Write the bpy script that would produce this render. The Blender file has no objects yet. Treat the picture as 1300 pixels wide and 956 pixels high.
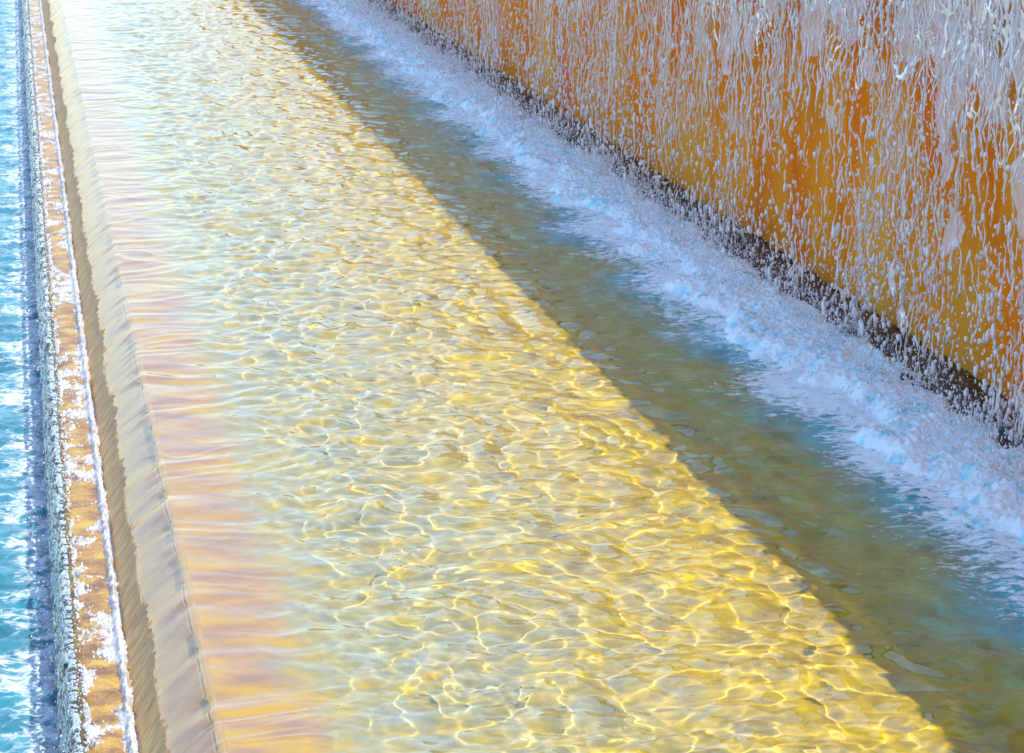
import bpy, math, random
import numpy as np
from mathutils import Vector, Matrix

sc = bpy.context.scene
col = sc.collection
random.seed(7)
R = math.radians

# ------------------------------------------------------------------ camera
F_PX = 3600.0
H = 4.0
cam = bpy.data.cameras.new('camera')
cam_o = bpy.data.objects.new('camera', cam)
col.objects.link(cam_o)
cam.sensor_width = 36.0
cam.lens = 36.0 * F_PX / 1300.0
cam.clip_start = 0.1
cam.clip_end = 2000.0
d_c = Vector((12 - 650, 478 + 310, -F_PX)).normalized()      # channel direction seen by the camera
th = math.atan2(d_c.y, -d_c.z)
up_c = Vector((0, math.cos(th), math.sin(th)))
x_c = d_c.cross(up_c).normalized()
M = Matrix((x_c, d_c, up_c))                                  # camera space -> world (x across, y along, z up)
cam_o.matrix_world = Matrix.Translation((0, 0, H)) @ M.to_4x4()
sc.camera = cam_o

# ------------------------------------------------------------------ light
SUN_EL, SUN_AZ = R(61), R(12)                                 # azimuth measured from +X towards +Y
sun_v = Vector((math.cos(SUN_EL) * math.cos(SUN_AZ), math.cos(SUN_EL) * math.sin(SUN_AZ), math.sin(SUN_EL)))
world = bpy.data.worlds.new('World')
sc.world = world
world.use_nodes = True
wn = world.node_tree
sky = wn.nodes.new('ShaderNodeTexSky')
sky.sky_type = 'NISHITA'
sky.sun_disc = False
sky.sun_elevation = SUN_EL
sky.sun_rotation = R(90) - SUN_AZ
sky.air_density = 1.15
sky.dust_density = 1.0
sky.ozone_density = 5.0
wn.links.new(sky.outputs[0], wn.nodes['Background'].inputs[0])
wn.nodes['Background'].inputs[1].default_value = 0.15
sl = bpy.data.lights.new('sun', 'SUN')
sl.energy = 2.7
sl.angle = R(0.5)
sl.color = (1.0, 0.91, 0.74)
sl.cycles.is_caustics_light = True
sun_o = bpy.data.objects.new('sun', sl)
sun_o.rotation_euler = (-sun_v).to_track_quat('-Z', 'Y').to_euler()
sun_o.location = (20, 10, 40)
col.objects.link(sun_o)
sc.view_settings.view_transform = 'Standard'
sc.view_settings.look = 'None'
sc.view_settings.exposure = 1.1
sc.view_settings.gamma = 1.0
sc.render.engine = 'CYCLES'
sc.cycles.use_denoising = True
sc.cycles.max_bounces = 10
sc.cycles.transmission_bounces = 8
sc.cycles.transparent_max_bounces = 24
sc.cycles.caustics_refractive = True
sc.cycles.caustics_reflective = False
sc.cycles.sample_clamp_indirect = 6.0

# ------------------------------------------------------------------ noise helpers
def _hash(ix, iy, seed):
    h = (ix.astype(np.int64) * 374761393 + iy.astype(np.int64) * 668265263 + seed * 1442695041) & 0xFFFFFFFF
    h = ((h ^ (h >> 13)) * 1274126177) & 0xFFFFFFFF
    h = ((h ^ (h >> 16)) * 2246822519) & 0xFFFFFFFF
    return ((h ^ (h >> 15)) & 0xFFFFFF).astype(np.float64) / float(0xFFFFFF)

def pn(x, y, seed=0):
    """gradient noise, about -1..1"""
    x = np.asarray(x, float); y = np.asarray(y, float)
    x, y = np.broadcast_arrays(x, y)
    ix = np.floor(x); iy = np.floor(y)
    fx = x - ix; fy = y - iy
    u = fx * fx * fx * (fx * (fx * 6 - 15) + 10)
    v = fy * fy * fy * (fy * (fy * 6 - 15) + 10)
    def g(ax, ay):
        a = _hash(ix + ax, iy + ay, seed) * 6.2831853
        return np.cos(a) * (fx - ax) + np.sin(a) * (fy - ay)
    n0 = g(0, 0) * (1 - u) + g(1, 0) * u
    n1 = g(0, 1) * (1 - u) + g(1, 1) * u
    return (n0 * (1 - v) + n1 * v) * 1.5

def fbm(x, y, seed=0, octv=4, gain=.5):
    s = 0; a = 1; t = 0
    for i in range(octv):
        s = s + a * pn(x * 2**i + 17.3 * i, y * 2**i - 9.1 * i, seed + i * 31); t += a; a *= gain
    return s / t * 1.3

def sst(a, b, x):
    t = np.clip((x - a) / (b - a), 0, 1)
    return t * t * (3 - 2 * t)

def geo_space(a, b, ratio):
    n = int(math.log(b / a) / ratio) + 1
    return a * (b / a) ** (np.arange(n + 1) / n)

# ------------------------------------------------------------------ object helpers
def link(name, me, mat=None, parent=None, kind=None, smooth=True):
    o = bpy.data.objects.new(name, me)
    col.objects.link(o)
    if mat: me.materials.append(mat)
    if parent: o.parent = parent
    if kind: o['kind'] = kind
    if smooth and len(me.polygons): me.shade_smooth()
    return o

def mesh_arrays(name, V, Q, attrs=None):
    me = bpy.data.meshes.new(name)
    V = np.ascontiguousarray(V, dtype=np.float32); Q = np.ascontiguousarray(Q, dtype=np.int32)
    k = Q.shape[1]
    me.vertices.add(len(V)); me.vertices.foreach_set('co', V.ravel())
    me.loops.add(Q.size); me.loops.foreach_set('vertex_index', Q.ravel())
    me.polygons.add(len(Q))
    me.polygons.foreach_set('loop_start', np.arange(0, Q.size, k, dtype=np.int32))
    me.update(calc_edges=True)
    for n, a in (attrs or {}).items():
        at = me.attributes.new(n, 'FLOAT', 'POINT')
        at.data.foreach_set('value', np.ascontiguousarray(a, dtype=np.float32).ravel())
    me.validate()
    return me

def grid_quads(nr, nc, flip=False):
    i = np.arange(nr * nc).reshape(nr, nc)
    q = np.stack([i[:-1, :-1], i[:-1, 1:], i[1:, 1:], i[1:, :-1]], -1).reshape(-1, 4)
    return q[:, ::-1] if flip else q

def grid_mesh(name, P, attrs=None, flip=False):
    nr, nc, _ = P.shape
    return mesh_arrays(name, P.reshape(-1, 3), grid_quads(nr, nc, flip), attrs)

def box_mesh(name, x0, x1, y0, y1, z0, z1):
    V = [(x, y, z) for x in (x0, x1) for y in (y0, y1) for z in (z0, z1)]
    Q = [(0, 1, 3, 2), (4, 6, 7, 5), (0, 4, 5, 1), (2, 3, 7, 6), (0, 2, 6, 4), (1, 5, 7, 3)]
    return mesh_arrays(name, V, Q)

def thing(name, label, cat, loc=(0, 0, 0), group=None):
    o = bpy.data.objects.new(name, None)
    col.objects.link(o); o.location = loc
    o['label'] = label; o['category'] = cat
    if group: o['group'] = group
    return o

def tag(o, label, cat, group=None):
    o['label'] = label; o['category'] = cat
    if group: o['group'] = group
    return o

# ------------------------------------------------------------------ materials
class NT:
    def __init__(s, name):
        s.m = bpy.data.materials.new(name); s.m.use_nodes = True
        s.t = s.m.node_tree; s.b = s.t.nodes['Principled BSDF']; s.out = s.t.nodes['Material Output']
    def n(s, kind, **kw):
        x = s.t.nodes.new('ShaderNode' + kind)
        for k, v in kw.items():
            if k in x.bl_rna.properties and k not in ('inputs',): setattr(x, k, v)
            else: x.inputs[k].default_value = v
        return x
    def l(s, a, b): s.t.links.new(a, b)
    def noise(s, scale, detail=4, vec=None, stretch=None, rough=.5, dist=0):
        x = s.n('TexNoise'); x.inputs['Scale'].default_value = scale; x.inputs['Detail'].default_value = detail
        x.inputs['Roughness'].default_value = rough; x.inputs['Distortion'].default_value = dist
        co = s.n('TexCoord').outputs['Object']
        if stretch:
            mp = s.n('Mapping'); mp.inputs['Scale'].default_value = stretch; s.l(co, mp.inputs['Vector']); co = mp.outputs[0]
        s.l(co, x.inputs['Vector'])
        return x.outputs['Fac']
    def ramp(s, fac, stops):
        r = s.n('ValToRGB'); e = r.color_ramp.elements
        while len(e) < len(stops): e.new(.5)
        for k, (p, c) in zip(e, stops):
            k.position = p; k.color = (*c, 1) if len(c) == 3 else c
        s.l(fac, r.inputs['Fac']); return r.outputs['Color']
    def math(s, op, a, b=None, clamp=False):
        x = s.n('Math'); x.operation = op; x.use_clamp = clamp
        for i, v in enumerate((a, b)):
            if v is None: continue
            if hasattr(v, 'links'): s.l(v, x.inputs[i])
            else: x.inputs[i].default_value = v
        return x.outputs[0]
    def mixc(s, fac, a, b):
        x = s.n('Mix'); x.data_type = 'RGBA'
        for sock, v in ((x.inputs['Factor'], fac), (x.inputs['A'] if False else x.inputs[6], a), (x.inputs[7], b)):
            if hasattr(v, 'links'): s.l(v, sock)
            else: sock.default_value = v if not isinstance(v, tuple) else (*v, 1)
        return x.outputs[2]
    def bump(s, h, strength=.3, dist=.01):
        x = s.n('Bump'); x.inputs['Strength'].default_value = strength; x.inputs['Distance'].default_value = dist
        s.l(h, x.inputs['Height']); return x.outputs['Normal']
    def attr(s, name):
        x = s.n('Attribute'); x.attribute_name = name; return x.outputs['Fac']
    def set(s, **kw):
        for k, v in kw.items():
            k = k.replace('_', ' ')
            if hasattr(v, 'links'): s.l(v, s.b.inputs[k])
            else: s.b.inputs[k].default_value = (*v, 1) if isinstance(v, tuple) and len(v) == 3 else v

def water_mat(name, teal, foam_col):
    """clear water; where 'aer' is high it is milky with bubbles, where 'foam' is high it is froth"""
    n = NT(name)
    n.set(Base_Color=(1, 1, 1), Roughness=0.0, IOR=1.33, Transmission_Weight=1.0)
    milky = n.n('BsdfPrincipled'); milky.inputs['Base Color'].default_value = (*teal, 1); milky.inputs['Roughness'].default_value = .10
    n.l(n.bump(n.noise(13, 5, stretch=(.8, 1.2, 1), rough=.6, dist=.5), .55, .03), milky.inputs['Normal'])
    n.l(n.mixc(n.attr('tint'), (.37, .40, .09), teal), milky.inputs['Base Color'])  # olive is light painted into the shaded water; teal is bubbly water
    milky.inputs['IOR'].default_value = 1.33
    fr = n.n('BsdfPrincipled'); fr.inputs['Base Color'].default_value = (*foam_col, 1); fr.inputs['Roughness'].default_value = .5
    fn = n.noise(38, 5, rough=.65)
    n.l(n.bump(fn, .5, .02), fr.inputs['Normal'])
    f2 = n.noise(16, 6, stretch=(.7, 1.0, 1), rough=.68, dist=.6)
    foam = n.math('ADD', n.attr('foam'), n.math('MULTIPLY', n.math('SUBTRACT', f2, .5), 2.0))
    fmask = n.math('SMOOTHSTEP' if False else 'MULTIPLY', n.math('SUBTRACT', foam, .42), 3.2, clamp=True)
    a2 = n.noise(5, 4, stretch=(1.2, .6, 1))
    aer_lift = n.math('MULTIPLY', n.attr('aer_lift'), n.math('ADD', n.math('MULTIPLY', n.math('SUBTRACT', a2, .5), 1.6), 1.0), clamp=True)
    m1 = n.n('MixShader'); n.l(aer_lift, m1.inputs[0]); n.l(n.b.outputs[0], m1.inputs[1]); n.l(milky.outputs[0], m1.inputs[2])
    m2 = n.n('MixShader'); n.l(fmask, m2.inputs[0]); n.l(m1.outputs[0], m2.inputs[1]); n.l(fr.outputs[0], m2.inputs[2])
    n.l(m2.outputs[0], n.out.inputs['Surface'])
    return n.m

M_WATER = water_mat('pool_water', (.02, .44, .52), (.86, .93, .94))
M_WATER2 = water_mat('basin_water', (.045, .27, .36), (.50, .58, .64))

def m_floor():
    n = NT('pool_floor_render')
    f = n.noise(4.2, 6, rough=.62, dist=.4)
    g = n.noise(26, 4)
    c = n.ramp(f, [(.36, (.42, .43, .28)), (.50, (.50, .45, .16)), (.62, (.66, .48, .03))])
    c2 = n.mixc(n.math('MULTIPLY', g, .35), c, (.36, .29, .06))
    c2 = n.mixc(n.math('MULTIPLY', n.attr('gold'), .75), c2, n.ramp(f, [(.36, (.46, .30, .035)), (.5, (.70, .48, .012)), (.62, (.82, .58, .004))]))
    sl_ = n.ramp(n.noise(4.5, 6, stretch=(.5, 1, 1), rough=.6), [(.34, (.40, .23, .14)), (.48, (.56, .31, .09)), (.62, (.68, .42, .03))])
    c2 = n.mixc(n.attr('slab'), c2, sl_)
    n.set(Base_Color=c2, Roughness=.8, Normal=n.bump(g, .3, .01)); return n.m
M_FLOOR = m_floor()

def m_weir():
    n = NT('weir_stone')
    f = n.noise(4.5, 6, stretch=(1, .8, 1), rough=.6)
    g = n.noise(60, 3)
    c = n.ramp(f, [(.3, (.46, .20, .08)), (.5, (.62, .32, .11)), (.72, (.72, .44, .10))])
    sp = n.n('SeparateXYZ'); n.l(n.n('TexCoord').outputs['Object'], sp.inputs[0])
    low = n.math('MULTIPLY', n.math('SUBTRACT', n.math('ADD', 1.245, n.math('MULTIPLY', n.math('SUBTRACT', f, .5), .25)), sp.outputs[2]), 9.0, clamp=True)
    tan = n.ramp(n.noise(9, 6, stretch=(1, 1.6, .7), rough=.65), [(.35, (.48, .20, .05)), (.5, (.74, .38, .10)), (.65, (.86, .54, .20))])
    c = n.mixc(low, c, tan)
    c = n.mixc(n.math('MULTIPLY', n.math('SUBTRACT', sp.outputs[2], 1.352), 60.0, clamp=True), c, (.62, .38, .10))
    n.set(Base_Color=n.mixc(n.math('MULTIPLY', g, .2), c, (.40, .28, .17)), Roughness=.5, Specular_IOR_Level=.35, Normal=n.bump(n.noise(22, 4, stretch=(.6, 1.6, .6), dist=.6), .5, .012)); return n.m
M_WEIR = m_weir()

def m_ledge():
    n = NT('ledge_stone')
    f = n.noise(5, 6, rough=.65)
    g = n.noise(70, 4)
    c = n.ramp(f, [(.36, (.16, .055, .004)), (.5, (.36, .17, .004)), (.62, (.55, .33, .004))])
    n.set(Base_Color=c, Roughness=n.math('MULTIPLY', g, .35), Normal=n.bump(g, .8, .015)); return n.m
M_LEDGE = m_ledge()

def m_teal_floor():
    n = NT('basin_floor_render')
    f = n.noise(2.0, 4)
    n.set(Base_Color=n.ramp(f, [(.3, (.012, .14, .20)), (.7, (.03, .24, .30))]), Roughness=.7); return n.m
M_TEAL = m_teal_floor()

def m_wall():
    n = NT('amber_wall_render')
    f = n.noise(.9, 5, stretch=(1, 1, .45), rough=.55)
    g = n.noise(7, 6, stretch=(1, 1, .25), rough=.6)
    c = n.ramp(f, [(.32, (.88, .15, .001)), (.47, (.94, .29, .002)), (.64, (.94, .45, .05))])
    c = n.mixc(n.math('MULTIPLY', n.math('SUBTRACT', g, .35), 1.2, clamp=True), c, (.90, .20, .001))
    n.set(Base_Color=c, Roughness=.8, Specular_IOR_Level=.10, Normal=n.bump(n.noise(45, 4), .35, .006)); return n.m
M_WALL = m_wall()

def m_slate():
    n = NT('wet_dark_stone')
    f = n.noise(10, 6, rough=.65)
    n.set(Base_Color=n.ramp(f, [(.3, (.008, .006, .008)), (.65, (.040, .024, .026)), (.85, (.10, .07, .07))]),
          Roughness=.13, Normal=n.bump(n.noise(20, 5, stretch=(1.6, .7, 1), dist=.8), .7, .03), Specular_IOR_Level=.45)
    return n.m
M_SLATE = m_slate()

def m_paving():
    n = NT('plaza_paving')
    f = n.noise(1.5, 5)
    n.set(Base_Color=n.ramp(f, [(.3, (.22, .20, .17)), (.7, (.34, .31, .27))]), Roughness=.85, Normal=n.bump(n.noise(40, 4), .3, .01)); return n.m
M_PAVE = m_paving()

def m_fall(name, clear, base=(.95, .93, .97)):
    """falling water: clear where 'clear' is high, milky with air where it is low"""
    n = NT(name)
    n.set(Base_Color=base, Roughness=.06, IOR=1.33, Transmission_Weight=clear, Specular_IOR_Level=.8, Coat_Weight=1.0, Coat_IOR=1.7, Coat_Roughness=.05)
    n.l(n.bump(n.noise(55, 3, stretch=(1, 1, .5)), .35, .01), n.b.inputs['Normal'])
    return n.m
M_FALL = m_fall('falling_water', .24, (.98, .97, .99))
M_DROP = m_fall('water_drops', .18, (.98, .97, .99))
M_ROPE = m_fall('roping_water', .80)
def m_skin():
    n = NT('thin_water_skin')
    n.set(Base_Color=(.90, .86, .92), Roughness=.15, IOR=1.33, Specular_IOR_Level=.9)
    n.l(n.bump(n.noise(40, 4, stretch=(1, 1, .4)), .8, .02), n.b.inputs['Normal'])
    tr = n.n('BsdfTransparent'); mx = n.n('MixShader')
    n.l(n.math('SUBTRACT', n.math('MULTIPLY', n.noise(14, 4, stretch=(1, .6, .45)), 1.5), .20, clamp=True), mx.inputs[0])
    n.l(n.b.outputs[0], mx.inputs[2]); n.l(tr.outputs[0], mx.inputs[1])
    mx.inputs[0].default_value = .4
    n.l(mx.outputs[0], n.out.inputs['Surface']); return n.m
M_SKIN = m_skin()

def m_froth(name='white_froth', lo=(.25, .74, .84), hi=(.90, .96, .96)):
    n = NT(name)
    g = n.noise(60, 5, rough=.7)
    k = n.noise(6, 6, rough=.72)
    n.set(Base_Color=n.ramp(k, [(.36, lo), (.50, hi)]), Roughness=.35, Normal=n.bump(g, .5, .012), Specular_IOR_Level=.6)
    return n.m
M_FROTH = m_froth()
M_SPRAY = m_froth('white_spray', (.80, .88, .92), (.92, .95, .97))
M_WETFROTH = m_froth('thin_wet_froth', (.30, .27, .24), (.52, .53, .56))

# ------------------------------------------------------------------ layout (x across, y along the channel)
Y0, Y1 = 6.5, 62.0
X_A = .705                     # upstream joint of the rounded weir
X_WALL = 6.02
Z_LEDGE, Z_LOW = -.36, -.72
WALL_TOP = 3.55

def weir_profile(off=0.0, n=36):
    """profile of the spillway: a crease at X_A, a convex shoulder, a steep chute down to the ledge; offset outwards by off"""
    pts = [(X_A + .035, off)]
    ex, ez = X_A + .024, 0.0                      # point on the stone line, then one arc after another
    for a0, a1, r, m in ((2, 33, .05, n // 4), (33, 43, 1.42, n // 2), (43, 58, .16, n // 4)):
        cx, cz = ex + r * math.sin(R(a0)), ez - r * math.cos(R(a0))
        for k in range(m):
            a = R(90 + a0 + (a1 - a0) * k / (m - 1))
            pts.append((cx + (r + off) * math.cos(a), cz + (r + off) * math.sin(a)))
        ex, ez = cx + r * math.cos(a), cz + r * math.sin(a)
    x, z = pts[-1]
    m = n // 4 + 1
    dz = Z_LEDGE - .02 - z
    for k in range(1, m + 1):
        t = k / m
        pts.append((x + dz * t / math.tan(R(58)), z + dz * t))
    return np.array(pts)

# ================================================================== setting
link('ground', mesh_arrays('ground', [(-900, -900, -1.45), (900, -900, -1.45), (900, 900, -1.45), (-900, 900, -1.45)], [(0, 1, 2, 3)]), M_PAVE, kind='structure')

# pool floor, a sheet from the weir slab to the wall footing
ys = geo_space(Y0, Y1, .005)
prof = [(.735, -.026), (1.05, -.05), (1.22, -.09), (1.50, -.18), (1.9, -.21), (5.9, -.24), (6.3, -.24)]
xs = np.concatenate([np.linspace(prof[i][0], prof[i + 1][0], (8, 12, 10, 8, 12, 3)[i])[:-1] for i in range(len(prof) - 1)] + [[prof[-1][0]]])
zs = np.interp(xs, [p[0] for p in prof], [p[1] for p in prof])
P = np.zeros((len(ys), len(xs), 3)); P[..., 0] = xs; P[..., 1] = ys[:, None]
P[..., 2] = zs + .012 * pn(xs * 3, ys[:, None] * 3, 5) * sst(1.2, 1.6, xs)
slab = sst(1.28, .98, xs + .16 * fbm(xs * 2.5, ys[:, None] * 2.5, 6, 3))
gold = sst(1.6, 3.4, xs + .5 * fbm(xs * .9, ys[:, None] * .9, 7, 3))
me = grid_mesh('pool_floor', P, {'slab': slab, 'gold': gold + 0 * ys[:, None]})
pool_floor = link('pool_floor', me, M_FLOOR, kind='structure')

# ---- pool water with real waves, running over the weir
ys = geo_space(Y0, Y1, .00155)
xw = np.concatenate([np.linspace(5.75, 2.2, 190), np.linspace(2.2, X_A + .04, 100)[1:]])
wp = weir_profile(0, 60)
U = np.concatenate([np.stack([xw, np.zeros_like(xw)], -1), wp])
su = np.concatenate([[0], np.cumsum(np.hypot(*np.diff(U, axis=0).T))])
T = np.gradient(U, axis=0); T /= np.linalg.norm(T, axis=1)[:, None]
N = np.stack([T[:, 1], -T[:, 0]], -1)                 # outward normal
N[N[:, 1] < 0] *= 1
if N[0, 1] < 0: N = -N
nx = len(U)
Yg = ys[:, None]; Xg = (U[0, 0] - su)[None, :] + 0 * Yg   # unrolled coordinate, equals x in the pool
wx = Xg + .10 * pn(Xg * 1.3, Yg * 1.3, 60); wy = Yg + .10 * pn(Xg * 1.3 + 9, Yg * 1.3, 61)
open_ = sst(.75, 1.75, Xg)                       # 0 on the weir, 1 in the open pool
turb = sst(2.6, 4.9, Xg)
h = 0
h = h + .017 * pn(wx * 2.0, wy * 2.0, 1) * (.2 + .8 * open_)
h = h + .0135 * (1 - 2 * np.abs(pn(wx * 3.8, wy * 3.1, 2))) * open_
h = h + .0068 * pn(wx * 7.5, wy * 6.4, 3) * open_
h = h + .0034 * pn(wx * 14, wy * 15, 4) * open_
h = h * (1 - .30 * sst(3.5, 4.0, Xg))
rib = (1 - open_) * (1 - .78 * sst(.70, .56, Xg))
h = h + .0062 * rib * (.4 + 1.2 * sst(-.4, .4, pn(Xg * .5, Yg * 1.1, 14))) * pn(Xg * .9, Yg * 5.0 + 1.7 * pn(Xg * 1.1, Yg * 1.2, 8), 9)
h = h + .0042 * rib * np.maximum(0, 1 - 4.5 * np.abs(pn(Xg * .7 + 3, Yg * 3.7 + 1.3 * pn(Xg * 1.4, Yg * 1.4, 12), 10))) * (.3 + 1.2 * sst(-.3, .4, pn(Xg * .8, Yg * .9, 15)))
h = h + turb * (.006 * pn(wx * 4.5, wy * 6, 20) + .0035 * pn(wx * 11, wy * 13, 21))
foamz = sst(4.15, 5.15, Xg + .22 * pn(Xg * .8, Yg * .8, 30))
h = h + foamz * (.026 * fbm(Xg * 4, Yg * 4, 33, 4, .6))
xe = U[0, 0] - float(np.interp(.165, -U[150:, 1], su[150:]))
face = sst(xe + .075, xe - .01, Xg)                          # falling part of the sheet breaks up slightly
h = h + face * (.0011 * pn(Xg * 5 + Yg * 4, Yg * 13 - Xg * 7, 40) + .0004 * pn(Xg * 20, Yg * 40, 41))
P = np.zeros((len(ys), nx, 3))
P[..., 0] = U[:, 0] + N[:, 0] * h
P[..., 2] = U[:, 1] + N[:, 1] * h
P[..., 1] = Yg
foam = sst(4.2, 5.1, Xg + .30 * fbm(Xg * 1.1, Yg * .9, 50, 3)) * .74 + .36 * sst(3.2, 4.3, Xg) 
foam = foam - .25 + .0 * Xg
tn = Xg + .38 * fbm(Xg * .9, Yg * .7, 52, 3)
aer_lift = .62 * sst(3.72, 4.2, Xg) + .30 * sst(4.2, 5.0, tn)  # first term brightens the wall's shadow with milky colour, second is aeration
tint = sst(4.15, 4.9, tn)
s_end = float(np.interp(.165, -U[150:, 1], su[150:]))
end = s_end + .05 * pn(Yg * .8, 0 * Yg, 44) + .028 * pn(Yg * 5, 0 * Yg, 45) + .020 * pn(Yg * 19, 0 * Yg, 46)
q = grid_quads(*P.shape[:2], flip=True)
q = q[(su[None, :] < end).ravel()[q].all(1)]
me = mesh_arrays('pool_water', P.reshape(-1, 3), q, {'foam': foam, 'aer_lift': aer_lift, 'tint': tint})
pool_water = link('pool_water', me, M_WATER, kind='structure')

# ---- lower basin
xs = np.linspace(-5.0, .42, 5); 
basin_floor = link('basin_floor', mesh_arrays('basin_floor', [(-5, Y0, -1.35), (.45, Y0, -1.35), (.45, Y1, -1.35), (-5, Y1, -1.35)], [(0, 1, 2, 3)]), M_TEAL, kind='structure')
ys = geo_space(Y0, Y1, .0022)
xb = np.concatenate([np.linspace(-5, -1.2, 40), np.linspace(-1.2, .22, 110)[1:]])
Yg = ys[:, None]; Xg = xb[None, :] + 0 * Yg
wx = Xg + .08 * pn(Xg * 2, Yg * 2, 70); wy = Yg + .08 * pn(Xg * 2, Yg * 2, 71)
near = sst(-1.6, .1, Xg)
h = .02 * pn(wx * 2, wy * 2.6, 72) + .014 * (1 - 2 * np.abs(pn(wx * 4, wy * 5, 73))) + .007 * pn(wx * 10, wy * 12, 74) + .004 * pn(wx * 21, wy * 24, 75)
h = h * (.5 + .8 * near) + .03 * sst(-.15, .08, Xg) * fbm(Xg * 9, Yg * 9, 77, 3)
P = np.stack([Xg, Yg + 0 * Xg, Z_LOW + h], -1)
foam = .07 + .58 * sst(-.46, .04, Xg + .15 * fbm(Xg * 2, Yg * 1.5, 80, 3)) + .38 * fbm(Xg * 2.2, Yg * 3.2, 81, 3)
aer_lift = .25 + .45 * near + 0 * Xg
me = grid_mesh('basin_water', P, {'foam': foam, 'aer_lift': aer_lift, 'tint': 1 + 0 * aer_lift})
basin_water = link('basin_water', me, M_WATER2, kind='structure')
rim = link('basin_rim', box_mesh('basin_rim', -5.45, -5.0, Y0, Y1, -1.45, -.78), M_PAVE, smooth=False)
tag(rim, 'pale stone rim along the far side of the lower blue basin', 'rim')

# ================================================================== the overflow weir
weir = thing('overflow_weir', 'rounded tan stone weir with a smooth sheet of water sliding over it', 'weir', (.5, Y0, -1.4))
wpf = weir_profile(-.026, 24)
wpf = np.vstack([[[.7355, -.045]], wpf, [[.45, -1.44]], [[.735, -1.44]]])
ys = geo_space(Y0, Y1, .01)
P = np.zeros((len(ys), len(wpf), 3)); P[..., 0] = wpf[:, 0] - .5; P[..., 1] = ys[:, None] - Y0; P[..., 2] = wpf[:, 1] + 1.4
body = link('weir_body', grid_mesh('weir_body', P, flip=True), M_WEIR, weir)

# ================================================================== splash ledge
ledge = thing('splash_ledge', 'narrow amber stone ledge covered with white froth below the weir', 'ledge', (.28, Y0, -1.4))
ys = geo_space(Y0, Y1, .004)
lp = np.array([(.47, Z_LEDGE), (.40, Z_LEDGE + .002), (.34, Z_LEDGE + .005), (.28, Z_LEDGE + .008), (.22, Z_LEDGE + .004), (.175, Z_LEDGE - .012), (.15, Z_LEDGE - .04), (.14, Z_LEDGE - .09), (.135, -.62), (.135, -1.44)])
P = np.zeros((len(ys), len(lp), 3))
P[..., 0] = lp[:, 0] - .28; P[..., 1] = ys[:, None] - Y0; P[..., 2] = lp[:, 1] + 1.4
P[..., 2] += .010 * pn(lp[:, 0][None, :] * 9, ys[:, None] * 6, 90) * (lp[:, 1] > -.5)
link('ledge_slab', grid_mesh('ledge_slab', P, flip=True), M_LEDGE, ledge)

# ================================================================== wall
wall = thing('amber_wall', 'tall orange rendered wall behind the falling water', 'wall', (X_WALL, Y0, -1.4))
ys = geo_space(Y0, 110, .012); zs = np.linspace(-.3, WALL_TOP - .12, 34)
P = np.zeros((len(ys), len(zs), 3)); P[..., 1] = ys[:, None] - Y0; P[..., 2] = zs + 1.4
P[..., 0] = .006 * pn(ys[:, None] * .8, zs * 1.2, 95)
link('wall_face', grid_mesh('wall_face', P, flip=False), M_WALL, wall)
link('wall_core', box_mesh('wall_core', .02, .9, 0, 110 - Y0, -.04, WALL_TOP + 1.4 - .14), M_WALL, wall, smooth=False)
link('spill_lip', box_mesh('spill_lip', -.22, .95, 0, 110 - Y0, WALL_TOP + 1.4 - .138, WALL_TOP + 1.4), M_SLATE, wall, smooth=False)

# unseen water over the lip, added ragged to break the wall's shadow edge
ys = geo_space(Y0, 100, .0022); an = np.linspace(R(-35), R(150), 9)
Yg = ys[:, None]
rr = .055 + .030 * pn(Yg * 2.1, 0 * Yg, 150) + .028 * pn(Yg * 5.5, 0 * Yg, 151) + .012 * pn(Yg * 14, 0 * Yg, 152)
P = np.zeros((len(ys), 9, 3))
P[..., 0] = -.215 - rr * np.cos(an); P[..., 1] = Yg - Y0; P[..., 2] = WALL_TOP + 1.4 - .05 + .07 * np.sin(an)
link('shadow_edge_water', grid_mesh('shadow_edge_water', P), M_FALL, wall)

# ---- dark wet footing at the base of the wall
foot = thing('stone_footing', 'dark wet rough stone footing at the base of the orange wall', 'footing', (5.8, Y0, -.3))
ys = geo_space(10, Y1, .0016); xf = np.linspace(6.08, 5.40, 50)
Yg = ys[:, None]; Xg = xf[None, :] + 0 * Yg
z = .00 + .06 * sst(5.6, 6.0, Xg) - .10 * sst(5.62, 5.42, Xg)
z = z + .045 * fbm(Xg * 3.5, Yg * 2.4, 100, 4, .6) + .030 * np.abs(pn(Xg * 7, Yg * 4, 101)) + .008 * pn(Xg * 22, Yg * 14, 102)
P = np.stack([Xg - 5.8, Yg - Y0 + 0 * Xg, z + .3], -1)
link('footing_face', grid_mesh('footing_face', P, flip=True), M_SLATE, foot)

# ================================================================== froth where the curtain lands
ys = geo_space(10, Y1, .0013); xf = np.linspace(5.80, 4.72, 96)
Yg = ys[:, None]; Xg = xf[None, :] + 0 * Yg
env = sst(4.74, 5.22, Xg + .42 * fbm(Xg * 1.7, Yg * 1.4, 110, 4)) * sst(5.80, 5.50, Xg + .30 * fbm(Xg * 2.5, Yg * 1.3, 111, 4))
hh = .055 + .055 * fbm(Xg * 3, Yg * 2.4, 112, 5, .62) + .022 * (np.abs(pn(Xg * 7, Yg * 7, 113))) + .026 * np.abs(pn(Xg * 15, Yg * 13, 114)) + .014 * pn(Xg * 34, Yg * 22, 115)
z = -.05 + env * (hh + .06)
keep = (z > -.03)
P = np.stack([Xg, Yg + 0 * Xg, z], -1)
q = grid_quads(*Xg.shape, flip=True)
q = q[keep.ravel()[q].any(1)]
used = np.unique(q); mp = np.zeros(Xg.size, int); mp[used] = np.arange(len(used))
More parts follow.
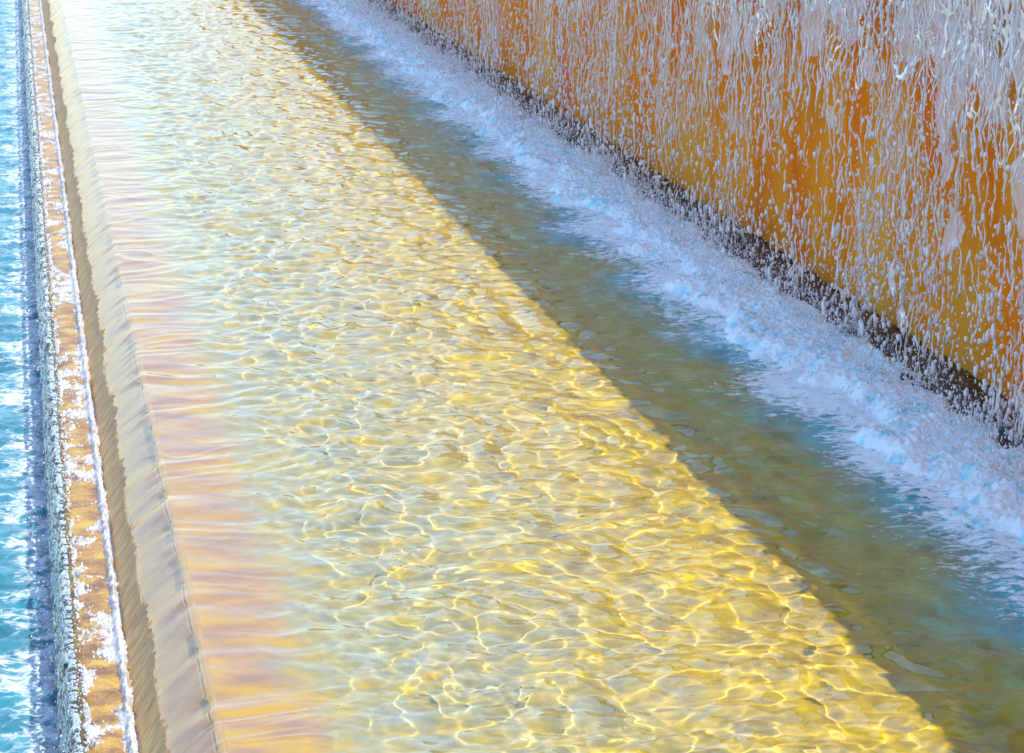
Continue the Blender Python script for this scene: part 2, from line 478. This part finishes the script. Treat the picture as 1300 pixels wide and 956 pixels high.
tag(link('landing_foam', mesh_arrays('landing_foam', P.reshape(-1, 3)[used], mp[q]), M_FROTH, kind='stuff'), 'white foam churned up where the falling water lands in the pool', 'foam')

# ================================================================== droplets (instances)
ICO_V = []; 
def ico_mesh(name):
    t = (1 + 5 ** .5) / 2
    v = np.array([(-1, t, 0), (1, t, 0), (-1, -t, 0), (1, -t, 0), (0, -1, t), (0, 1, t), (0, -1, -t), (0, 1, -t), (t, 0, -1), (t, 0, 1), (-t, 0, -1), (-t, 0, 1)], float)
    v /= np.linalg.norm(v[0])
    f = [(0, 11, 5), (0, 5, 1), (0, 1, 7), (0, 7, 10), (0, 10, 11), (1, 5, 9), (5, 11, 4), (11, 10, 2), (10, 7, 6), (7, 1, 8), (3, 9, 4), (3, 4, 2), (3, 2, 6), (3, 6, 8), (3, 8, 9), (4, 9, 5), (2, 4, 11), (6, 2, 10), (8, 6, 7), (9, 8, 1)]
    return v, np.array(f)
IV, IF = ico_mesh('d')
def drops_mesh(name, pos, scl, tilt=None):
    """one mesh of small smooth ellipsoids; pos (n,3), scl (n,3)"""
    n = len(pos)
    loc = IV[None] * scl[:, None, :]
    if tilt is not None:
        loc[..., 1] += loc[..., 2] * tilt[:, None]
    V = (loc + pos[:, None, :]).reshape(-1, 3)
    F = (IF[None] + (np.arange(n) * 12)[:, None, None]).reshape(-1, 3)
    return mesh_arrays(name, V, F)

rng = np.random.default_rng(11)
curtain = thing('water_curtain', 'ragged curtain of white water strands falling in front of the orange wall', 'waterfall', (5.8, Y0, 0))

def lace(y0, y1, x0, seed, z_lo=-.02, z_hi=2.9, ratio=.0004, dz=.0095, fine=1.0):
    """a film of falling water torn into wavy strands, beads lower down: front, back and the quads that hold water"""
    ys = geo_space(y0, y1, ratio); zs = np.arange(z_lo, z_hi, dz)
    Yg, Zg = np.meshgrid(ys, zs, indexing='ij')
    t = np.clip(Zg / 2.7, 0, 1)                      # 1 high, 0 at the pool
    wy = Yg + .10 * pn(Yg * 1.6, Zg * 2.2, seed + 1) + .05 * pn(Yg * 3.5, Zg * 5, seed + 2) + .015 * pn(Yg * 8, Zg * 13, seed + 12)
    wz = Zg + .05 * pn(Yg * 2, Zg * 2, seed + 3)
    r1 = np.abs(pn(wy * 2.6 * fine, wz * 1.5, seed + 4))
    r2 = np.abs(pn(wy * 4.6 * fine, wz * 2.7, seed + 5))
    r3 = np.abs(pn(wy * 8.5 * fine, wz * 4.6, seed + 13))
    dens = sst(-.45, .45, pn(Yg * .5, Zg * .25, seed + 6) + .5 * pn(Yg * 1.6, Zg * .8, seed + 14))
    w1 = (.050 + .020 * t) * (.75 + .45 * dens)
    w2 = (.045 + .045 * t) * (.4 + .8 * dens)
    w3 = .095 * sst(.50, 1.0, t) * (.3 + .9 * dens) + 1e-3
    f = np.maximum(np.maximum(1 - r1 / w1, 1 - r2 / w2), 1 - r3 / w3)
    br = pn(Yg * 7, Zg * 8, seed + 7) + .7 * pn(Yg * 3, Zg * 3.5, seed + 8) + .3 * pn(Yg * 14, Zg * 20, seed + 15)
    B = 1 - sst(.02, .72, t + .25 * pn(Yg * .9, Zg * .4, seed + 16))
    f = f - 1.5 * B * sst(-.45, .30, br - .55 * (1 - B)) - 1.2 * sst(.85, .50, t + .2 * pn(Yg * .8, Zg * .5, seed + 19))
    thick = .0065 * np.sqrt(np.clip(f, 0, 1)) * (.75 + .5 * dens)
    bulge = .05 * pn(Yg * 1.2, Zg * 1.3, seed + 10) + .030 * pn(Yg * 2.6, Zg * 4, seed + 11) + .010 * pn(Yg * 6, Zg * 10, seed + 21) + x0 - .05 * (1 - t)
    q = grid_quads(len(ys), len(zs))
    qs = q[(f > 0).ravel()[q].sum(1) >= 3]
    Pf = np.stack([bulge - thick, Yg, Zg], -1).reshape(-1, 3)
    Pb = np.stack([bulge + thick * .8 + .0006, Yg, Zg], -1).reshape(-1, 3)
    # clear skins of water stretched between the strands
    sk = pn(wy * 1.5, wz * 1.5, seed + 9) + .5 * pn(wy * 3, wz * 3.0, seed + 17) - .98 + 1.22 * sst(.25, .95, t) + .25 * (dens - .5)
    i2 = np.arange(sk.size).reshape(sk.shape)[::2, ::2]
    q2 = np.stack([i2[:-1, :-1], i2[:-1, 1:], i2[1:, 1:], i2[1:, :-1]], -1).reshape(-1, 4)
    qk = q2[(sk > 0).ravel()[q2].sum(1) >= 3]
    sx = bulge + .004 + .006 * pn(wy * 30, wz * 12, seed + 18)
    Ps = np.stack([sx, Yg, Zg], -1).reshape(-1, 3)
    return Pf, Pb, qs, Ps, qk

off = np.array([5.8, Y0, 0])
def top_z(y, x):
    """height at which a strand leaves the picture, plus a margin"""
    k = np.linspace(0, 3.4, 120)
    inv = cam_o.matrix_world.inverted()
    for z in k:
        p = inv @ Vector((x, y, z))
        if (p.y / -p.z) * F_PX > 478 + 40: return z
    return 3.4

def flow(y, z, seed):
    """sideways drift shared by neighbouring strands, so that they meet and part"""
    return (.075 * pn(y * .9, z * 1.5, seed) + .050 * pn(y * 2.1, z * 3.4, seed + 1) + .020 * pn(y * 5, z * 8, seed + 2))

ANG = np.arange(5) * 2 * math.pi / 5
def tube(yc, xc, z, rad):
    """a ragged tube along one falling thread"""
    m = len(z)
    V = np.zeros((m, 5, 3))
    V[..., 0] = xc[:, None] + np.cos(ANG) * rad[:, None] * .8
    V[..., 1] = yc[:, None] + np.sin(ANG) * rad[:, None]
    V[..., 2] = z[:, None]
    i = np.arange(m - 1)[:, None] * 5; a = np.arange(5); b = (a + 1) % 5
    Q = np.stack([i + a, i + b, i + 5 + b, i + 5 + a], -1).reshape(-1, 4)
    return V.reshape(-1, 3), Q

pieces = []                                             # (size in view, vertices, quads)
ylist = []
for seed, x0, gap in ((400, 5.66, .17), (430, 5.73, .18), (460, 5.82, .15), (490, 5.76, .15)):
    y = 15.2
    while y < 50:
        ylist.append((seed, x0, y)); y += gap * (.35 + 1.3 * rng.random()) * (y / 19) ** .35
tz_y = np.linspace(15, 50, 30); tz = np.array([top_z(v, 5.7) for v in tz_y])
for seed, x0, y in ylist:
    zt = float(np.interp(y, tz_y, tz)) + .1
    if zt < .12: continue
    step = .014 * (y / 18)
    z = np.arange(0.0, zt, step)
    if len(z) < 4: continue
    u = z / 2.7
    yc = y + flow(y, z, seed) + .009 * pn(z * 22 + y * 9, y, seed + 7)
    xc = x0 - .06 * (1 - u) + .045 * pn(y * .9, z * 1.6, seed + 3) + .030 * pn(y * 2.4, z * 4.2, seed + 4) + .013 * pn(y * 7, z * 9, seed + 11) + .005 * pn(y * 11, z * 22, seed + 12)
    big = math.exp(rng.normal() * .35) * (.7 if seed == 490 else 1.0)
    rad = .0066 * big * (1 + .70 * pn(z * 13, y * 13, seed + 5) + .85 * pn(z * 27, y * 13, seed + 6)) * (.85 + .25 * u)
    wet = pn(z * 1.1 + 3, y * .8, seed + 8) * .9 + pn(z * 4.5, y * 11, seed + 9) + .5 * pn(z * 13, y * 17, seed + 10) + .75 * pn(y * 1.3, z * .5, 777) + .4 * pn(y * 3.1, z * .9, 778)
    ok = wet > (.40 - .95 * sst(.04, .90, u))
    rad = np.clip(rad, .0017, .020)
    k = 0
    while k < len(z):
        if not ok[k]: k += 1; continue
        e = k
        while e + 1 < len(z) and ok[e + 1]: e += 1
        if e - k >= 1:
            sl_ = slice(k, e + 1)
            n_ = e - k + 1
            rr = rad[sl_] * (1.0 if n_ > 6 else 1.25)
            zz, yy, xx = z[sl_], yc[sl_], xc[sl_]
            # close both ends
            zz = np.concatenate([[zz[0] - step * .5], zz, [zz[-1] + step * .7]])
            yy = np.concatenate([[yy[0]], yy, [yy[-1]]]); xx = np.concatenate([[xx[0]], xx, [xx[-1]]])
            rr = np.concatenate([[.0006], rr, [.0004]])
            V, Q = tube(yy, xx, zz, rr)
            pieces.append((n_ * step * rr.mean() / y ** 2, V - off, Q))
        k = e + 1
pieces.sort(key=lambda p: -p[0])
def joined(ps):
    Vs, Qs, b = [], [], 0
    for _, V, Q in ps:
        Vs.append(V); Qs.append(Q + b); b += len(V)
    return np.concatenate(Vs), np.concatenate(Qs)
for p in pieces[:290]:
    link('water_strand', mesh_arrays('water_strand', p[1], p[2]), M_FALL, curtain)
V, Q = joined(pieces[290:])
link('fine_strands', mesh_arrays('fine_strands', V, Q), M_FALL, curtain, 'stuff')
Pf, Pb, q, Ps, qk = lace(15, 50, 5.76, 300, ratio=.00055, dz=.008, fine=1.0)
for nm, PP, qq, mt in (('torn_film', Pf, q, M_FALL), ('water_skin', Ps, qk, M_SKIN)):
    used = np.unique(qq); mp = np.zeros(len(PP), int); mp[used] = np.arange(len(used))
    link(nm, mesh_arrays(nm, PP[used] - off, mp[qq][:, ::-1]), mt, curtain, 'stuff')

# loose drops falling among the strands and bouncing at the foot
n = 44000
y = 15 * (58 / 15) ** rng.random(n)
z = .05 + 2.6 * rng.random(n) ** 1.4
x = 5.72 + .13 * rng.normal(size=n)
dn = pn(y * 1.1, z * .28, 206) + .8 * pn(y * 4, z * 1.5, 207)
dn = dn + .8 * pn(y * 3, z * 2.6, 209)
dn = dn + .7 * pn(y * 1.3, z * .5, 777)
kp = (dn + .35 * rng.normal(size=n) > -.05)
y, z, x = y[kp], z[kp], x[kp]; n = len(y)
s = np.minimum(np.exp(rng.normal(size=n) * .68) * .0047, .0140) * (1.25 - .35 * np.clip(z / 2, 0, 1))
scl = np.stack([s, s * (.8 + .3 * rng.random(n)), s * (1.1 + 3.2 * rng.random(n) ** 2)], -1)
me = drops_mesh('falling_drops', np.stack([x, y, z], -1) - off, scl, rng.normal(size=n) * .25)
link('falling_drops', me, M_DROP, curtain, 'stuff')

n = 4500
y = 13 * (60 / 13) ** rng.random(n)
x = 5.42 + .19 * rng.normal(size=n)
z = .03 + np.abs(rng.normal(size=n)) * .085 * np.exp(-((x - 5.5) / .28) ** 2) + .02
s = np.exp(rng.normal(size=n) * .45) * .0042
scl = np.stack([s, s, s * (1.2 + 1.6 * rng.random(n))], -1)
me = drops_mesh('splash_drops', np.stack([x, y, z], -1), scl)
tag(link('splash_drops', me, M_DROP, kind='stuff'), 'small white splash drops thrown up along the foot of the falling water', 'spray')

# twisted tongues of clear water thrown off the curtain near the camera
def tongue(path, wid, seed):
    n, m = len(path), 14
    V = []
    for k, (p, w) in enumerate(zip(path, wid)):
        for a in range(m):
            g = 2 * math.pi * a / m
            tw = .9 * math.sin(k * .45 + seed)
            ex, ey = w * math.cos(g), w * .32 * math.sin(g)
            V.append((p[0] + ey * math.cos(tw) - ex * .3 * math.sin(tw), p[1] + ex * math.cos(tw) + .004 * math.sin(5 * g + k), p[2] + .25 * ex * math.sin(tw)))
    Q = [(k * m + a, k * m + (a + 1) % m, (k + 1) * m + (a + 1) % m, (k + 1) * m + a) for k in range(n - 1) for a in range(m)]
    return mesh_arrays('water_tongue', np.array(V) - off, Q)
for (ty, tz, L, w0, sd) in ((17.75, 1.02, .62, .050, 1.0), (17.55, .62, .50, .060, 2.4), (18.6, .42, .36, .045, 4.0)):
    u = np.linspace(0, 1, 26)
    path = np.stack([5.64 + .03 * np.sin(u * 5 + sd), ty + .07 * np.sin(u * 4.2 + sd) + .03 * np.sin(u * 11 + sd), tz - L * u], -1)
    wid = w0 * (np.sin(np.pi * np.clip(u, .015, .985)) ** .6) * (.55 + .45 * np.sin(u * 9 + sd * 2))
    link('water_tongue', tongue(path, wid, sd), M_ROPE, curtain)

n = 60000
y = 13 * (60 / 13) ** rng.random(n)
x = 5.36 + .24 * rng.normal(size=n)
kp = fbm(x * 3, y * 2.2, 140, 4, .6) + .25 * rng.normal(size=n) > .12
x, y = x[kp], y[kp]; n = len(x)
z = .05 + .10 * np.exp(-((x - 5.42) / .25) ** 2) * rng.random(n) ** .7 + np.abs(rng.normal(size=n)) * .05
s = np.exp(rng.normal(size=n) * .5) * .0034 * (y / 18) ** .4
ov = np.array([(1, 0, 0), (-1, 0, 0), (0, 1, 0), (0, -1, 0), (0, 0, 1.5), (0, 0, -1.5)], float)
of = np.array([(0, 2, 4), (2, 1, 4), (1, 3, 4), (3, 0, 4), (2, 0, 5), (1, 2, 5), (3, 1, 5), (0, 3, 5)])
V = (ov[None] * s[:, None, None] + np.stack([x, y, z], -1)[:, None]).reshape(-1, 3)
tag(link('foam_spray', mesh_arrays('foam_spray', V, (of[None] + (np.arange(n) * 6)[:, None, None]).reshape(-1, 3)), M_SPRAY, kind='stuff'), 'finest white spray hanging over the landing foam beside the wall', 'spray')

# ================================================================== froth on the ledge and second fall
ys = geo_space(Y0, 60, .0008); xl = np.linspace(.44, .13, 60)
Yg = ys[:, None]; Xg = xl[None, :] + 0 * Yg
line = np.exp(-((Xg - .382 - .008 * pn(Yg * 5, 0 * Yg, 120)) / .020) ** 2)          # foam line at the foot of the weir
pat = fbm(Xg * 5, Yg * 2.6, 121, 4, .6)
gr = np.abs(pn(Xg * 42, Yg * 34, 122)) + .8 * np.abs(pn(Xg * 80, Yg * 46, 123))
cov = sst(-.05, .35, 1.7 * pat - .06 + .55 * (gr - .42) + .35 * sst(.22, .17, Xg) + .25 * sst(.33, .37, Xg))
z = Z_LEDGE - .012 + line * (.035 + .022 * gr + .012 * pn(Yg * 30, Xg * 30, 124)) + (1 - line) * cov * (.013 + .010 * gr + .010 * np.abs(pn(Xg * 18, Yg * 15, 125))) * sst(.15, .20, Xg)
z = z - .05 * sst(.165, .13, Xg)
keep = z > Z_LEDGE + .004
P = np.stack([Xg, Yg + 0 * Xg, z], -1)
q = grid_quads(*Xg.shape, flip=True); q = q[keep.ravel()[q].any(1)]
used = np.unique(q); mp = np.zeros(Xg.size, int); mp[used] = np.arange(len(used))
tag(link('ledge_foam', mesh_arrays('ledge_foam', P.reshape(-1, 3)[used], mp[q]), M_WETFROTH, kind='stuff'), 'white foam line and bubbles lying on the narrow amber ledge', 'foam')

# ropy water falling from the ledge into the basin
ys = geo_space(Y0, 60, .0010); tt = np.linspace(0, 1, 26)
Yg, Tg = np.meshgrid(ys, tt, indexing='ij')
wy = Yg + .02 * pn(Yg * 14, Tg * 3, 130)
r1 = np.abs(pn(wy * 12, Tg * 1.4, 131)); r2 = np.abs(pn(wy * 21, Tg * 2.6, 132))
f = np.maximum(1 - r1 / .17, 1 - r2 / .12)
base_x = .150 - .085 * Tg ** .6 - .012 * pn(Yg * 3, Tg, 133)
base_z = Z_LEDGE + .012 + (Z_LOW - Z_LEDGE - .03) * Tg ** 1.7
th_ = .011 * np.sqrt(np.clip(f, 0, 1))
Pf = np.stack([base_x - th_, Yg, base_z + th_ * .4], -1).reshape(-1, 3); Pb = np.stack([base_x + th_ * .6 + .0005, Yg, base_z - th_ * .2], -1).reshape(-1, 3)
q = grid_quads(*Yg.shape); q = q[(f > 0).ravel()[q].sum(1) >= 3]
used = np.unique(q); mp = np.zeros(Yg.size, int); mp[used] = np.arange(len(used)); k = len(used)
V = np.concatenate([Pf[used], Pb[used]]); Q = np.concatenate([mp[q][:, ::-1], mp[q] + k])
tag(link('ledge_cascade', mesh_arrays('ledge_cascade', V, Q), M_ROPE, kind='stuff'), 'silvery ropes of water falling from the amber ledge into the blue basin', 'waterfall')

# drops thrown from the ledge and its fall
n = 4500
y = Y0 * (45 / Y0) ** rng.random(n)
x = .20 - np.abs(rng.normal(size=n)) * .10
z = np.where(x > .14, Z_LEDGE + .02 + .05 * rng.random(n), Z_LOW + .02 + rng.random(n) ** 2 * .35)
s = np.exp(rng.normal(size=n) * .4) * .0038
me = drops_mesh('ledge_spray', np.stack([x, y, z], -1), np.stack([s, s, s * 1.3], -1))
tag(link('ledge_spray', me, M_DROP, kind='stuff'), 'fine bright spray over the amber ledge and its fall', 'spray')

# ------------------------------------------------------------------ refracted sunlight
pool_water.cycles.is_caustics_caster = True
basin_water.cycles.is_caustics_caster = True
for o in (pool_floor, body, basin_floor):
    o.cycles.is_caustics_receiver = True
